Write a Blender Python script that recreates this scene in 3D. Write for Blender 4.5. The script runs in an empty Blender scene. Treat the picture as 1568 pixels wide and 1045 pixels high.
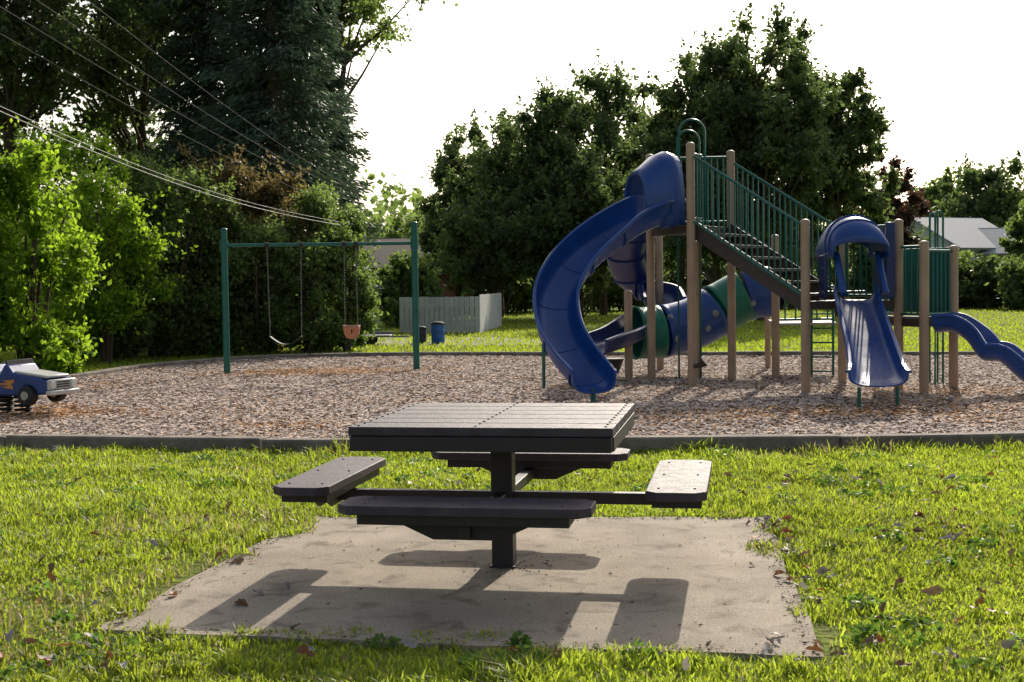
import bpy, bmesh, math, numpy as np
from mathutils import Vector, Matrix
rs=np.random.RandomState
sc=bpy.context.scene
sc.view_settings.view_transform='Standard'; sc.view_settings.look='None'; sc.view_settings.exposure=0
H0=1.396; F=2000.0
CR=(Matrix.Rotation(math.radians(90-2.505),3,'X') @ Matrix.Rotation(math.radians(-0.8),3,'Z'))
cam=bpy.data.cameras.new('camera'); camo=bpy.data.objects.new('camera',cam); sc.collection.objects.link(camo)
camo.matrix_world=Matrix.Translation((0,0,H0))@CR.to_4x4()
cam.sensor_width=36; cam.lens=F/1568*36; cam.clip_end=2000; cam.clip_start=0.05
sc.camera=camo
# survey helpers: metres from measured sight-lines
def ray(px,py): return CR@Vector(((px-784)/F,-(py-522.5)/F,-1))
def G(px,py,z=0.0):
    r=ray(px,py); t=(z-H0)/r.z; return Vector((r.x*t,r.y*t,z))
def P(px,py,Y):
    r=ray(px,py); t=Y/r.y; return Vector((r.x*t,Y,H0+r.z*t))
# ---------- world
el=math.radians(29.5); az=math.radians(17)
w=bpy.data.worlds.new("World"); sc.world=w; w.use_nodes=True
nt=w.node_tree; nt.nodes.clear()
sky=nt.nodes.new('ShaderNodeTexSky'); sky.sky_type='NISHITA'; sky.sun_disc=False
sky.sun_elevation=el; sky.sun_rotation=az; sky.dust_density=4.0; sky.air_density=1.3; sky.ozone_density=1.5
hs=nt.nodes.new('ShaderNodeHueSaturation'); hs.inputs['Saturation'].default_value=0.6
bg=nt.nodes.new('ShaderNodeBackground'); bg.inputs[1].default_value=0.15
wo=nt.nodes.new('ShaderNodeOutputWorld')
nt.links.new(sky.outputs[0],hs.inputs['Color']); nt.links.new(hs.outputs[0],bg.inputs[0]); nt.links.new(bg.outputs[0],wo.inputs[0])
sl=bpy.data.lights.new('sun','SUN'); sl.energy=5.0; sl.angle=math.radians(0.5); sl.color=(1,0.91,0.76)
so=bpy.data.objects.new('sun',sl); sc.collection.objects.link(so)
sd=Vector((math.sin(az)*math.cos(el),math.cos(az)*math.cos(el),math.sin(el)))
so.rotation_euler=sd.to_track_quat('Z','Y').to_euler(); so.location=(10,30,30)
# ---------- materials
def newmat(n):
    m=bpy.data.materials.new(n); m.use_nodes=True; return m,m.node_tree,m.node_tree.nodes['Principled BSDF']
def mat(n,c1,c2=None,rough=0.6,scale=6,bump=0.0,bscale=60,metal=0,spec=0.5,detail=6,coat=0):
    m,t,b=newmat(n)
    if c2 is None: c2=tuple(x*0.75 for x in c1)
    tc=t.nodes.new('ShaderNodeTexCoord'); nz=t.nodes.new('ShaderNodeTexNoise'); nz.inputs['Scale'].default_value=scale; nz.inputs['Detail'].default_value=detail
    rp=t.nodes.new('ShaderNodeValToRGB'); rp.color_ramp.elements[0].position=0.3; rp.color_ramp.elements[1].position=0.7
    rp.color_ramp.elements[0].color=(*c2,1); rp.color_ramp.elements[1].color=(*c1,1)
    t.links.new(tc.outputs['Object'],nz.inputs['Vector']); t.links.new(nz.outputs[0],rp.inputs[0]); t.links.new(rp.outputs[0],b.inputs['Base Color'])
    b.inputs['Roughness'].default_value=rough; b.inputs['Metallic'].default_value=metal
    b.inputs['Specular IOR Level'].default_value=spec; b.inputs['Coat Weight'].default_value=coat
    mr=t.nodes.new('ShaderNodeMapRange'); mr.inputs[3].default_value=max(rough-0.1,0.05); mr.inputs[4].default_value=min(rough+0.12,1)
    n3=t.nodes.new('ShaderNodeTexNoise'); n3.inputs['Scale'].default_value=scale*2.3; t.links.new(tc.outputs['Object'],n3.inputs['Vector'])
    t.links.new(n3.outputs[0],mr.inputs[0]); t.links.new(mr.outputs[0],b.inputs['Roughness'])
    if bump:
        n2=t.nodes.new('ShaderNodeTexNoise'); n2.inputs['Scale'].default_value=bscale; n2.inputs['Detail'].default_value=8
        bp=t.nodes.new('ShaderNodeBump'); bp.inputs['Strength'].default_value=bump; bp.inputs['Distance'].default_value=0.02
        t.links.new(tc.outputs['Object'],n2.inputs['Vector']); t.links.new(n2.outputs[0],bp.inputs['Height']); t.links.new(bp.outputs[0],b.inputs['Normal'])
    return m
def leafmat(n,dark,light,tr,tmix=0.45,rough=0.5,spec=0.3,straw=None):
    m,t,b=newmat(n)
    at=t.nodes.new('ShaderNodeAttribute'); at.attribute_name='var'
    rp=t.nodes.new('ShaderNodeValToRGB'); rp.color_ramp.elements[0].color=(*dark,1); rp.color_ramp.elements[1].color=(*light,1)
    t.links.new(at.outputs['Fac'],rp.inputs[0]); t.links.new(rp.outputs[0],b.inputs['Base Color'])
    b.inputs['Roughness'].default_value=rough; b.inputs['Specular IOR Level'].default_value=spec
    tb=t.nodes.new('ShaderNodeBsdfTranslucent'); r2=t.nodes.new('ShaderNodeValToRGB')
    r2.color_ramp.elements[0].color=(*[x*0.6 for x in tr],1); r2.color_ramp.elements[1].color=(*tr,1)
    if straw:
        for q,c in((rp,dark),(r2,[x*0.6 for x in tr])):
            q.color_ramp.elements[0].color=(*straw,1); e_=q.color_ramp.elements.new(.08); e_.color=(*c,1)
            e_=q.color_ramp.elements.new(.05); e_.color=(*straw,1)
    t.links.new(at.outputs['Fac'],r2.inputs[0]); t.links.new(r2.outputs[0],tb.inputs[0])
    mx=t.nodes.new('ShaderNodeMixShader'); mx.inputs[0].default_value=tmix
    t.links.new(b.outputs[0],mx.inputs[1]); t.links.new(tb.outputs[0],mx.inputs[2])
    t.links.new(mx.outputs[0],t.nodes['Material Output'].inputs[0]); return m
def colmat(n,rough=0.9,tmix=0.0):
    m,t,b=newmat(n)
    at=t.nodes.new('ShaderNodeAttribute'); at.attribute_name='col'
    t.links.new(at.outputs['Color'],b.inputs['Base Color']); b.inputs['Roughness'].default_value=rough; b.inputs['Specular IOR Level'].default_value=0.3
    if tmix:
        tb=t.nodes.new('ShaderNodeBsdfTranslucent'); t.links.new(at.outputs['Color'],tb.inputs[0])
        mx=t.nodes.new('ShaderNodeMixShader'); mx.inputs[0].default_value=tmix
        t.links.new(b.outputs[0],mx.inputs[1]); t.links.new(tb.outputs[0],mx.inputs[2]); t.links.new(mx.outputs[0],t.nodes['Material Output'].inputs[0])
    return m
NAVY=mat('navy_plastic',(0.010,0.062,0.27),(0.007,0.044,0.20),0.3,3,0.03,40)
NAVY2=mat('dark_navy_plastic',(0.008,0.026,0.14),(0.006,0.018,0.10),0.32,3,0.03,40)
GREEN=mat('green_coated_steel',(0.003,0.13,0.10),(0.003,0.09,0.07),0.4,5)
GREENP=mat('green_plastic',(0.006,0.17,0.11),(0.005,0.12,0.08),0.35,3)
TAN=mat('tan_post_paint',(0.42,0.30,0.205),(0.33,0.23,0.155),0.5,4,0.05,50)
BROWN=mat('brown_coated_deck',(0.055,0.04,0.035),(0.04,0.03,0.025),0.55,8,0.1,80)
TBL=mat('dark_recycled_plastic',(0.080,0.060,0.080),(0.045,0.035,0.046),0.58,9,0.3,160,spec=.33,detail=10)
TBLS=mat('dark_table_steel',(0.026,0.020,0.026),(0.016,0.012,0.016),0.5,10,0.08,80)
STEEL=mat('galvanised_steel',(0.45,0.45,0.45),(0.3,0.3,0.3),0.35,20,0,60,0.8)
DSTEEL=mat('dark_bolt_steel',(0.06,0.055,0.055),(0.04,0.035,0.035),0.5,20,0,60,0.4)
BLACK=mat('black_rubber',(0.02,0.02,0.02),(0.012,0.012,0.012),0.7,20,0.1)
KERB=mat('kerb_concrete',(0.27,0.225,0.185),(0.11,0.09,0.075),0.9,5,0.5,60)
BARK=mat('bark',(0.10,0.075,0.055),(0.05,0.035,0.025),0.95,8,0.8,30)
WHITE=mat('white_paint',(0.7,0.7,0.68),(0.55,0.55,0.53),0.6,3)
# ---------- numpy mesh
def npmesh(name,V,Fc,mats,mi=None,var=None,col=None,smooth=False):
    V=np.asarray(V,dtype=np.float32); Fc=np.asarray(Fc,dtype=np.int32); k=Fc.shape[1]
    me=bpy.data.meshes.new(name); me.vertices.add(len(V)); me.vertices.foreach_set('co',V.ravel())
    me.loops.add(Fc.size); me.loops.foreach_set('vertex_index',Fc.ravel())
    me.polygons.add(len(Fc)); me.polygons.foreach_set('loop_start',np.arange(0,Fc.size,k,dtype=np.int32))
    for m in mats: me.materials.append(m)
    if mi is not None: me.polygons.foreach_set('material_index',np.asarray(mi,dtype=np.int32))
    if smooth: me.polygons.foreach_set('use_smooth',np.ones(len(Fc),dtype=bool))
    if var is not None:
        a=me.attributes.new('var','FLOAT','POINT'); a.data.foreach_set('value',np.asarray(var,dtype=np.float32))
    if col is not None:
        a=me.attributes.new('col','FLOAT_COLOR','POINT'); c=np.ones((len(V),4),dtype=np.float32); c[:,:3]=col; a.data.foreach_set('color',c.ravel())
    me.update(calc_edges=True)
    o=bpy.data.objects.new(name,me); sc.collection.objects.link(o); return o
def unit(a): return a/np.maximum(np.linalg.norm(a,axis=1,keepdims=True),1e-6)
def cards(C,L,W,r,D=None):
    n=len(C)
    if D is None: D=unit(r.normal(size=(n,3)))
    N=unit(r.normal(size=(n,3))); S=unit(np.cross(D,N)); 
    L=np.broadcast_to(L,(n,))[:,None]; W=np.broadcast_to(W,(n,))[:,None]
    V=np.stack([C-D*L*.5, C+S*W*.5+D*L*.05, C+D*L*.5, C-S*W*.5+D*L*.05],1).reshape(-1,3)
    return V,np.arange(4*n).reshape(n,4)
def tubenp(path,rad,seg=8):
    path=np.asarray(path,float); n=len(path); T=unit(np.gradient(path,axis=0))
    ref=np.array([1.,0.1,0.]); A=unit(np.cross(T,ref[None])); B=np.cross(T,A)
    th=np.linspace(0,2*np.pi,seg,endpoint=False)
    V=path[:,None]+np.asarray(rad)[:,None,None]*(A[:,None]*np.cos(th)[None,:,None]+B[:,None]*np.sin(th)[None,:,None])
    f=[]
    for i in range(n-1):
        for j in range(seg):
            f.append((i*seg+j,i*seg+(j+1)%seg,(i+1)*seg+(j+1)%seg,(i+1)*seg+j))
    return V.reshape(-1,3),np.array(f)
class Acc:
    def __init__(s): s.V=[];s.F=[];s.M=[];s.A=[];s.n=0
    def add(s,V,F,mi,var):
        s.V.append(V); s.F.append(F+s.n); s.M.append(np.full(len(F),mi)); s.A.append(np.broadcast_to(var,(len(V),))); s.n+=len(V)
    def make(s,name,mats,loc):
        o=npmesh(name,np.concatenate(s.V),np.concatenate(s.F),mats,np.concatenate(s.M),np.concatenate(s.A)); o.location=loc; return o
def tree(name,x,y,H,R,th,lm,seed,ncl=90,nl=20000,ls=0.16,topf=.6,tr=None,lean=0,crs=(.13,.27),spr=.9):
    r=rs(seed); a=Acc(); tr=tr or H*0.013+0.03; ls*=1.12; nl=int(nl*1.1)
    H=H-.12*R; cz=(th+H)/2; hz=(H-th)/2
    path=np.array([[lean*t**2+r.normal()*0.05*R*t, r.normal()*0.05*R*t, H*0.85*t] for t in np.linspace(0,1,9)])
    V,f=tubenp(path,np.linspace(tr,tr*.2,9)); a.add(V,f,1,0)
    cl=[]
    while len(cl)<ncl:
        d=unit(r.normal(size=(1,3)))[0]; rr=r.rand()**0.42
        c=d*rr
        wz=1.0 if c[2]<0.1 else (1-0.4*topf*(c[2]-0.1))
        lob=1+.16*math.sin(3*math.atan2(d[1],d[0])+seed)*math.cos(2.5*d[2]+seed)
        p=np.array([c[0]*R*wz*lob+lean*0.8, c[1]*R*wz*lob, cz+c[2]*hz*0.93]); cl.append((p,rr))
    crads=np.array([r.uniform(*crs)*R*(1.2-0.4*q[1]) for q in cl]); wts=crads**2/np.sum(crads**2)
    for i,((p,rr),cr) in enumerate(zip(cl,crads)):
        k=int(nl*wts[i])
        d=unit(r.normal(size=(k,3))); q=np.abs(r.normal(size=k))*.5+.15
        fz=r.uniform(.6,1.05)
        jag=1+0.4*np.sin(d[:,0]*5+i)*np.sin(d[:,2]*5+2*i)
        C=p+d*(cr*1.25*q*jag)[:,None]*np.array([1.1,1.1,fz])
        C[:,2]=np.maximum(C[:,2],.1)
        dd=unit(d*0.6+r.normal(size=(k,3))*0.6+np.array([0,0,-0.15]))
        s=ls*r.uniform(.55,1.35,k)
        V,f=cards(C,s,s*.62,r,dd)
        bv=np.clip(r.uniform(.05,.85)+r.normal(size=k)*0.17,0,1)
        a.add(V,f,0,np.repeat(bv,4))
        if rr>.7:
            for _ in range(3):
                k2=14; u=r.rand(k2); o_=(p-np.array([0,0,cz-hz*.4])); o_=o_/max(np.linalg.norm(o_),.01); dv=o_+np.array([r.normal()*.45,r.normal()*.45,.25+r.normal()*.3]); C=p+dv*(cr*(.5+spr*u))[:,None]+r.normal(size=(k2,3))*ls*.5*(1.2-u)[:,None]
                V,f=cards(C,ls*.9,ls*.55,r); a.add(V,f,0,np.repeat(r.uniform(.3,1,k2),4))
        if r.rand()<0.7:
            rad=math.hypot(p[0],p[1]); zt=max(th*.55,p[2]-.5*rad-.6); b=path[min(7,max(0,int(zt/(H*.85)*8)))]
            if b[2]<p[2]+0.3:
                m=(b+p)/2+np.array([0,0,-0.04*R])
                V,f=tubenp(np.array([b,(b+m)/2+r.normal(size=3)*.05,m,(m+p)/2,p]),np.linspace(tr*.32,tr*.06,5),5); a.add(V,f,1,0)
    return a.make(name,[lm,BARK],(x,y,0))
def shrub(name,x,y,H,R,lm,seed,nl=14000,ls=0.1,ncl=44,Ry=None):
    r=rs(seed); a=Acc(); Ry=Ry or R*0.8
    for i in range(7):
        e=np.array([r.normal()*R*.4,r.normal()*Ry*.4,H*.7]); V,f=tubenp(np.array([[e[0]*.2,e[1]*.2,0],e*.5,e]),[.05,.035,.015],5); a.add(V,f,1,0)
    for i in range(ncl):
        z=r.rand(); rad=math.sqrt(max(0.08,1-max(0,z-.5)**1.8*2.2))
        an=r.rand()*6.28; q=r.rand()**.5*rad
        cr=r.uniform(.16,.34)*R
        p=np.array([math.cos(an)*R*q*.95,math.sin(an)*Ry*q*.9,cr*.5+z*(H-cr*1.1)])
        k=nl//ncl; d=unit(r.normal(size=(k,3))); rr=np.abs(r.normal(size=k))*.6+.1
        C=p+d*(cr*rr)[:,None]*np.array([1.1,1.1,r.uniform(.8,1.3)]); C[:,2]=np.abs(C[:,2])
        s=ls*r.uniform(.6,1.4,k); V,f=cards(C,s,s*.6,r)
        a.add(V,f,0,np.repeat(np.clip(r.uniform(.1,.85)+r.normal(size=k)*.18,0,1),4))
        for _ in range(3):
            k2=20; u=r.rand(k2); dv=np.array([r.normal()*.7,r.normal()*.7,.9]); C=p+dv*(cr*(.6+1.2*u))[:,None]+r.normal(size=(k2,3))*.05
            V,f=cards(C,ls*.9,ls*.5,r); a.add(V,f,0,np.repeat(r.uniform(.4,1,k2),4))
    return a.make(name,[lm,BARK],(x,y,0))
def conifer(name,x,y,H,R,lm,seed,nb=420,per=130):
    r=rs(seed); a=Acc()
    V,f=tubenp(np.array([[0,0,0],[0,0,H*.5],[0,0,H]]),[.28,.17,.02]); a.add(V,f,1,0)
    for i in range(nb):
        t=(i+r.rand())/nb; z=0.8+t**0.9*(H-0.8); 
        L=R*(1-t)**0.8*r.uniform(.65,1.15)+.15; an=r.rand()*6.283
        u=np.linspace(0.15,1,per); ss=r.normal(size=(per,3))
        dirv=np.array([math.cos(an),math.sin(an),0.]); side=np.array([-dirv[1],dirv[0],0])
        droop=-0.28*L*u**1.3+0.10*L*u**4
        wd=0.26*L*(1-u*0.75)
        C=np.array([0,0,z])+dirv*(L*u)[:,None]+side*(ss[:,0]*wd)[:,None]; C[:,2]+=droop+ss[:,1]*.05-np.abs(ss[:,2])*.14
        D=unit(dirv*0.7+side*ss[:,[0]]*0.4+np.array([0,0,-.35])+r.normal(size=(per,3))*.25)
        V,f=cards(C,r.uniform(.14,.3,per),.06,r,D); a.add(V,f,0,np.repeat(np.clip(r.uniform(.1,.6)+u*.3+r.normal(size=per)*.1,0,1),4))
        if i%3==0:
            V,f=tubenp(np.array([[0,0,z],np.array([0,0,z-.1*L])+dirv*L*.5,np.array([0,0,z-.22*L])+dirv*L*.9]),[.04,.025,.01],4); a.add(V,f,1,0)
    return a.make(name,[lm,BARK],(x,y,0))
LF_D=leafmat('leaves_dark',(0.04,0.065,0.03),(0.11,0.155,0.065),(0.21,0.31,0.08),0.47)
LF_M=leafmat('leaves_mid',(0.05,0.08,0.03),(0.12,0.165,0.06),(0.30,0.44,0.09),0.5)
LF_B=leafmat('leaves_bright',(0.06,0.12,0.015),(0.14,0.22,0.03),(0.52,0.78,0.05),0.6)
LF_C=leafmat('needles',(0.04,0.07,0.045),(0.10,0.15,0.10),(0.10,0.16,0.08),0.3)
LF_R=leafmat('leaves_rust',(0.05,0.065,0.02),(0.15,0.105,0.045),(0.30,0.23,0.08),0.5)
LF_U=leafmat('leaves_maroon',(0.035,0.03,0.02),(0.09,0.06,0.04),(0.20,0.10,0.06),0.4)
def T(px,d,top,hw,th,lm,seed,name='deciduous_tree',**k):
    x=(px-784)/F*d; H=H0+(435-(px-784)*.014-top)/F*d; R=hw/F*d
    return tree(name,x,d,H,R,th,lm,seed,**k)
def S(px,d,top,hw,lm,seed,name='shrub',**k):
    x=(px-784)/F*d; H=H0+(435-(px-784)*.014-top)/F*d
    return shrub(name,x,d,H,hw/F*d,lm,seed,**k)
# left group
T(20,34,-260,230,3.5,LF_D,1,ncl=95,nl=28000,ls=.15,crs=(.11,.2),tr=.22)
T(230,39,-280,230,3.0,LF_D,2,ncl=100,nl=30000,ls=.16,crs=(.12,.22),tr=.24)
T(530,44,-140,122,9.0,LF_M,3,ncl=46,nl=10000,ls=.16,crs=(.16,.28))
conifer('spruce_tree',(430-784)/F*33,33,15.5,2.35,LF_C,4)
conifer('spruce_tree',(330-784)/F*35,35,16.5,2.3,LF_C,5,nb=380)
conifer('spruce_tree',(490-784)/F*38,38,12.5,1.9,LF_C,6,nb=300)
S(45,21.3,230,95,LF_B,10,nl=20000,ls=.11)
S(-65,20.6,205,100,LF_B,11,nl=15000,ls=.11)
S(160,24.5,232,95,LF_B,12,nl=17000,ls=.1)
S(110,26,215,100,LF_B,13,nl=15000)
S(245,26.3,240,90,LF_M,14,nl=17000)
S(340,28.3,240,85,LF_R,15,nl=16000)
S(430,28.5,265,85,LF_R,16,nl=16000)
S(395,27.3,335,85,LF_M,17,nl=14000)
S(300,27,300,85,LF_M,18,nl=14000)
S(500,28.3,300,66,LF_M,19,nl=14000)
S(200,26,330,85,LF_M,20,nl=12000)
S(470,27.2,375,60,LF_M,21,nl=9000)
S(530,27.5,350,42,LF_M,22,nl=8000)
# centre
T(590,75,318,58,.6,LF_M,30,nl=9000,ls=.26,ncl=45)
T(645,72,330,60,.6,LF_M,31,nl=9000,ls=.26,ncl=45)
T(702,58,198,66,.9,LF_D,32,nl=17000,ls=.19)
T(768,55,160,80,.9,LF_D,33,nl=20000,ls=.19)
T(845,52,122,94,1.0,LF_D,34,nl=26000,ls=.18)
T(925,56,92,97,1.0,LF_D,35,nl=26000,ls=.19)
T(890,50,215,95,1.0,LF_D,36,nl=16000,ls=.18)
T(995,60,150,80,.8,LF_D,37,nl=16000,ls=.19)
T(755,49,290,85,1.1,LF_D,38,nl=12000,ls=.17)
mk=dict(topf=.25,crs=(.11,.22))
T(1045,48,46,85,1.0,LF_D,39,nl=20000,ls=.17,ncl=90,name='maple_tree',**mk)
T(1100,46,62,105,1.0,LF_D,40,nl=25000,ls=.17,ncl=105,name='maple_tree',**mk)
T(1165,45,4,118,1.0,LF_D,41,nl=36000,ls=.17,ncl=140,name='maple_tree',**mk)
T(1285,48,78,80,1.0,LF_D,42,nl=25000,ls=.17,ncl=105,name='maple_tree',**mk)
T(1235,50,26,84,1.2,LF_D,43,nl=19000,ls=.17,ncl=90,name='maple_tree',**mk)
T(1368,60,212,46,.8,LF_U,44,nl=9000,ls=.2,ncl=45)
T(1440,92,262,52,.8,LF_M,45,nl=12000,ls=.34,ncl=55)
T(1515,80,215,74,.8,LF_D,46,nl=20000,ls=.28,ncl=70)
T(1610,75,235,70,.8,LF_M,47,nl=12000,ls=.3,ncl=50)
T(1578,60,295,40,.8,LF_M,48,nl=11000,ls=.2,ncl=50)
T(1750,55,100,120,1.0,LF_D,49,nl=12000,ls=.3,ncl=50)
T(-400,40,-100,220,2,LF_D,50,nl=12000,ls=.3,ncl=50)
for i,(px,d,top,hw) in enumerate([(620,44,405,60),(1080,66,390,80),(960,64,395,80),(1330,60,365,80),(1450,62,392,45),(1525,58,402,45),(1580,55,390,45),(1200,64,380,90),(860,66,390,80),(700,64,395,80),(780,62,390,80),(1385,63,370,42),(1480,60,404,40),(1030,70,385,60)]):
    S(px,d,top,hw,LF_D if i%2 else LF_M,60+i,nl=7000,ls=.24,ncl=30)
r=rs(99); a=Acc()
for i in range(280):
    x=-85+170*(i+r.rand())/280; y=r.uniform(95,115); h=r.uniform(5,9)+ (2 if x<0 else 0); k=170; R=r.uniform(1.8,3)
    d=unit(r.normal(size=(k,3))); C=np.array([x,y,h*.5])+d*(r.rand(k)**.4)[:,None]*np.array([R,R,h*.52]); C[:,2]=np.abs(C[:,2])
    s=.65*r.uniform(.6,1.3,k); V,f=cards(C,s,s*.7,r); a.add(V,f,0,np.repeat(np.clip(r.uniform(.2,.8)+r.normal(size=k)*.1,0,1),4))
a.make('distant_trees',[LF_M],(0,0,0))
# ---------- Obj builder
class Obj:
    def __init__(s,name,loc,rotz=0,world=True):
        s.e=bpy.data.objects.new(name,None); sc.collection.objects.link(s.e); s.world=world
        s.M=Matrix.Translation(loc)@Matrix.Rotation(rotz,4,'Z'); s.e.matrix_world=s.M; s.e.empty_display_size=.2; s.p={}
    def bm(s,part,m,bev=0,smooth=True,solid=0):
        if part not in s.p: s.p[part]=(bmesh.new(),m,bev,smooth,solid)
        return s.p[part][0]
    def done(s):
        for k,(b,m,bev,sm,solid) in s.p.items():
            me=bpy.data.meshes.new(k); bmesh.ops.recalc_face_normals(b,faces=b.faces) 
            if sm:
                for f in b.faces: f.smooth=True
                for e in b.edges:
                    if len(e.link_faces)==2 and e.calc_face_angle(0)>0.6: e.smooth=False
            b.to_mesh(me); b.free(); me.materials.append(m)
            o=bpy.data.objects.new(k,me); sc.collection.objects.link(o); o.parent=s.e
            if s.world: o.matrix_parent_inverse=s.M.inverted()
            if solid: q=o.modifiers.new('solid','SOLIDIFY'); q.thickness=solid; q.offset=0
            if bev: q=o.modifiers.new('bev','BEVEL'); q.width=bev; q.segments=2; q.limit_method='ANGLE'
def box(b,c,s,R=None):
    M=Matrix.Translation(c)@(R.to_4x4() if R else Matrix.Identity(4))@Matrix.Diagonal((s[0],s[1],s[2],1))
    bmesh.ops.create_cube(b,size=1,matrix=M)
def frame(t,up=Vector((0,0,1))):
    t=t.normalized(); s=t.cross(up)
    if s.length<1e-3: s=t.cross(Vector((0,1,0)))
    s.normalize(); return s,s.cross(t)
def sweep(b,prof,path,scl=None,up=Vector((0,0,1)),closed=True,caps=True):
    path=[Vector(p) for p in path]; rings=[]
    for i,p in enumerate(path):
        t=path[min(i+1,len(path)-1)]-path[max(i-1,0)]; s,u=frame(t,up[i] if isinstance(up,list) else up); k=scl[i] if scl else 1
        if not isinstance(k,tuple): k=(k,k)
        rings.append([b.verts.new(p+s*q[0]*k[0]+u*q[1]*k[1]) for q in prof])
    n=len(prof)
    for a_,c_ in zip(rings[:-1],rings[1:]):
        for j in range(n if closed else n-1):
            b.faces.new((a_[j],a_[(j+1)%n],c_[(j+1)%n],c_[j]))
    if closed and caps:
        b.faces.new(rings[0][::-1]); b.faces.new(rings[-1])
def tube(b,path,r,seg=12,scl=None):
    sweep(b,[(r*math.cos(2*math.pi*i/seg),r*math.sin(2*math.pi*i/seg)) for i in range(seg)],path,scl)
def crom(pts,n=8):
    pts=[Vector(p) for p in pts]; q=[pts[0]*2-pts[1]]+pts+[pts[-1]*2-pts[-2]]; out=[]
    for i in range(1,len(q)-2):
        for j in range(n):
            t=j/n; a_,b_,c_,d_=q[i-1:i+3]
            out.append(.5*((2*b_)+(c_-a_)*t+(2*a_-5*b_+4*c_-d_)*t*t+(3*b_-a_-3*c_+d_)*t**3))
    out.append(pts[-1]); return out
def dome(b,c,r,sz=(1,1,.5)):
    bmesh.ops.create_uvsphere(b,u_segments=14,v_segments=8,radius=r,matrix=Matrix.Translation(c)@Matrix.Diagonal((*sz,1)))
# ---------- ground
def vnoise(x,y,s,seed=0):
    r=rs(seed); g=r.rand(64,64); X=x/s; Y=y/s; i=np.floor(X).astype(int); j=np.floor(Y).astype(int); fx=X-i; fy=Y-j
    fx=fx*fx*(3-2*fx); fy=fy*fy*(3-2*fy); g_=lambda a_,b_: g[a_%64,b_%64]
    return (g_(i,j)*(1-fx)+g_(i+1,j)*fx)*(1-fy)+(g_(i,j+1)*(1-fx)+g_(i+1,j+1)*fx)*fy
m,t,b=newmat('lawn_ground')
tc=t.nodes.new('ShaderNodeTexCoord')
n1=t.nodes.new('ShaderNodeTexNoise'); n1.inputs['Scale'].default_value=.35; n1.inputs['Detail'].default_value=8
n2=t.nodes.new('ShaderNodeTexNoise'); n2.inputs['Scale'].default_value=14; n2.inputs['Detail'].default_value=8
for n in(n1,n2): t.links.new(tc.outputs['Object'],n.inputs['Vector'])
ad=t.nodes.new('ShaderNodeMath'); ad.operation='ADD'; t.links.new(n1.outputs[0],ad.inputs[0]); t.links.new(n2.outputs[0],ad.inputs[1])
dv=t.nodes.new('ShaderNodeMath'); dv.operation='MULTIPLY'; dv.inputs[1].default_value=.5; t.links.new(ad.outputs[0],dv.inputs[0])
rp=t.nodes.new('ShaderNodeValToRGB'); rp.color_ramp.elements[0].position=.36; rp.color_ramp.elements[1].position=.62
rp.color_ramp.elements[0].color=(.10,.095,.035,1); rp.color_ramp.elements[1].color=(.20,.28,.035,1)
t.links.new(dv.outputs[0],rp.inputs[0]); t.links.new(rp.outputs[0],b.inputs['Base Color']); b.inputs['Roughness'].default_value=1; b.inputs['Specular IOR Level'].default_value=0.1
bp=t.nodes.new('ShaderNodeBump'); bp.inputs['Distance'].default_value=.05; t.links.new(n2.outputs[0],bp.inputs['Height']); t.links.new(bp.outputs[0],b.inputs['Normal'])
LAWN=m
gx=np.linspace(-600,600,61); gv=np.array([(x,y,0) for y in gx+500 for x in gx]); 
gf=np.array([(j*61+i,j*61+i+1,(j+1)*61+i+1,(j+1)*61+i) for j in range(60) for i in range(60)])
npmesh('ground',gv,gf,[LAWN])
def sheet(name,pts,z,m_,thick=0):
    bm_=bmesh.new(); vs=[bm_.verts.new((p[0],p[1],z)) for p in pts]; f=bm_.faces.new(vs)
    if thick:
        e=bmesh.ops.extrude_face_region(bm_,geom=[f]); 
        for v in e['geom']:
            if isinstance(v,bmesh.types.BMVert): v.co.z-=thick
    bmesh.ops.recalc_face_normals(bm_,faces=bm_.faces); bmesh.ops.triangulate(bm_,faces=bm_.faces)
    me=bpy.data.meshes.new(name); bm_.to_mesh(me); bm_.free(); me.materials.append(m_); o=bpy.data.objects.new(name,me); sc.collection.objects.link(o); return o
front=[G(*q) for q in[(-400,693),(0,687),(260,691),(530,693),(900,692),(1250,690),(1568,684),(2000,672)]]
far=[G(*q) for q in[(2000,545),(1568,548),(1100,549),(700,549),(480,551),(345,557),(220,568),(130,582),(0,602),(-400,650)]]
front=crom(front,4); far=crom(far,4)
poly=[(p.x,p.y) for p in front+far]
MB=mat('mulch_base',(0.35,0.28,0.235),(0.17,0.13,0.105),1,30,1,90,spec=.1)
sheet('mulch_bed',poly,0.03,MB)
def pip(X,Y,pl):
    ins=np.zeros(len(X),bool); n=len(pl)
    for i in range(n):
        x1,y1=pl[i]; x2,y2=pl[(i+1)%n]
        if y1==y2: continue
        c=((y1>Y)!=(y2>Y))&(X<(x2-x1)*(Y-y1)/(y2-y1)+x1); ins^=c
    return ins
def kerb(name,path,inside=1):
    O=Obj(name,path[0]); bm_=O.bm('kerb_segments',KERB,.018)
    L=[0]
    for p,q in zip(path[:-1],path[1:]): L.append(L[-1]+(q-p).length)
    def at(s):
        for i in range(len(L)-1):
            if s<=L[i+1]: return path[i].lerp(path[i+1],(s-L[i])/(L[i+1]-L[i]))
        return path[-1]
    s=0; r=rs(5)
    while s<L[-1]:
        n_=min(s+2.4,L[-1]); p=at(s+.008); q=at(n_-.008); 
        m2=at((s+n_)/2); dz=r.uniform(-.01,.008)
        sweep(bm_,[(-.08,-.05),(.08,-.05),(.08,.12+dz),(-.08,.12+dz)],[p,m2,q]); s=n_
    O.done()
kerb('playground_kerb',front); kerb('playground_kerb',far)
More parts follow.
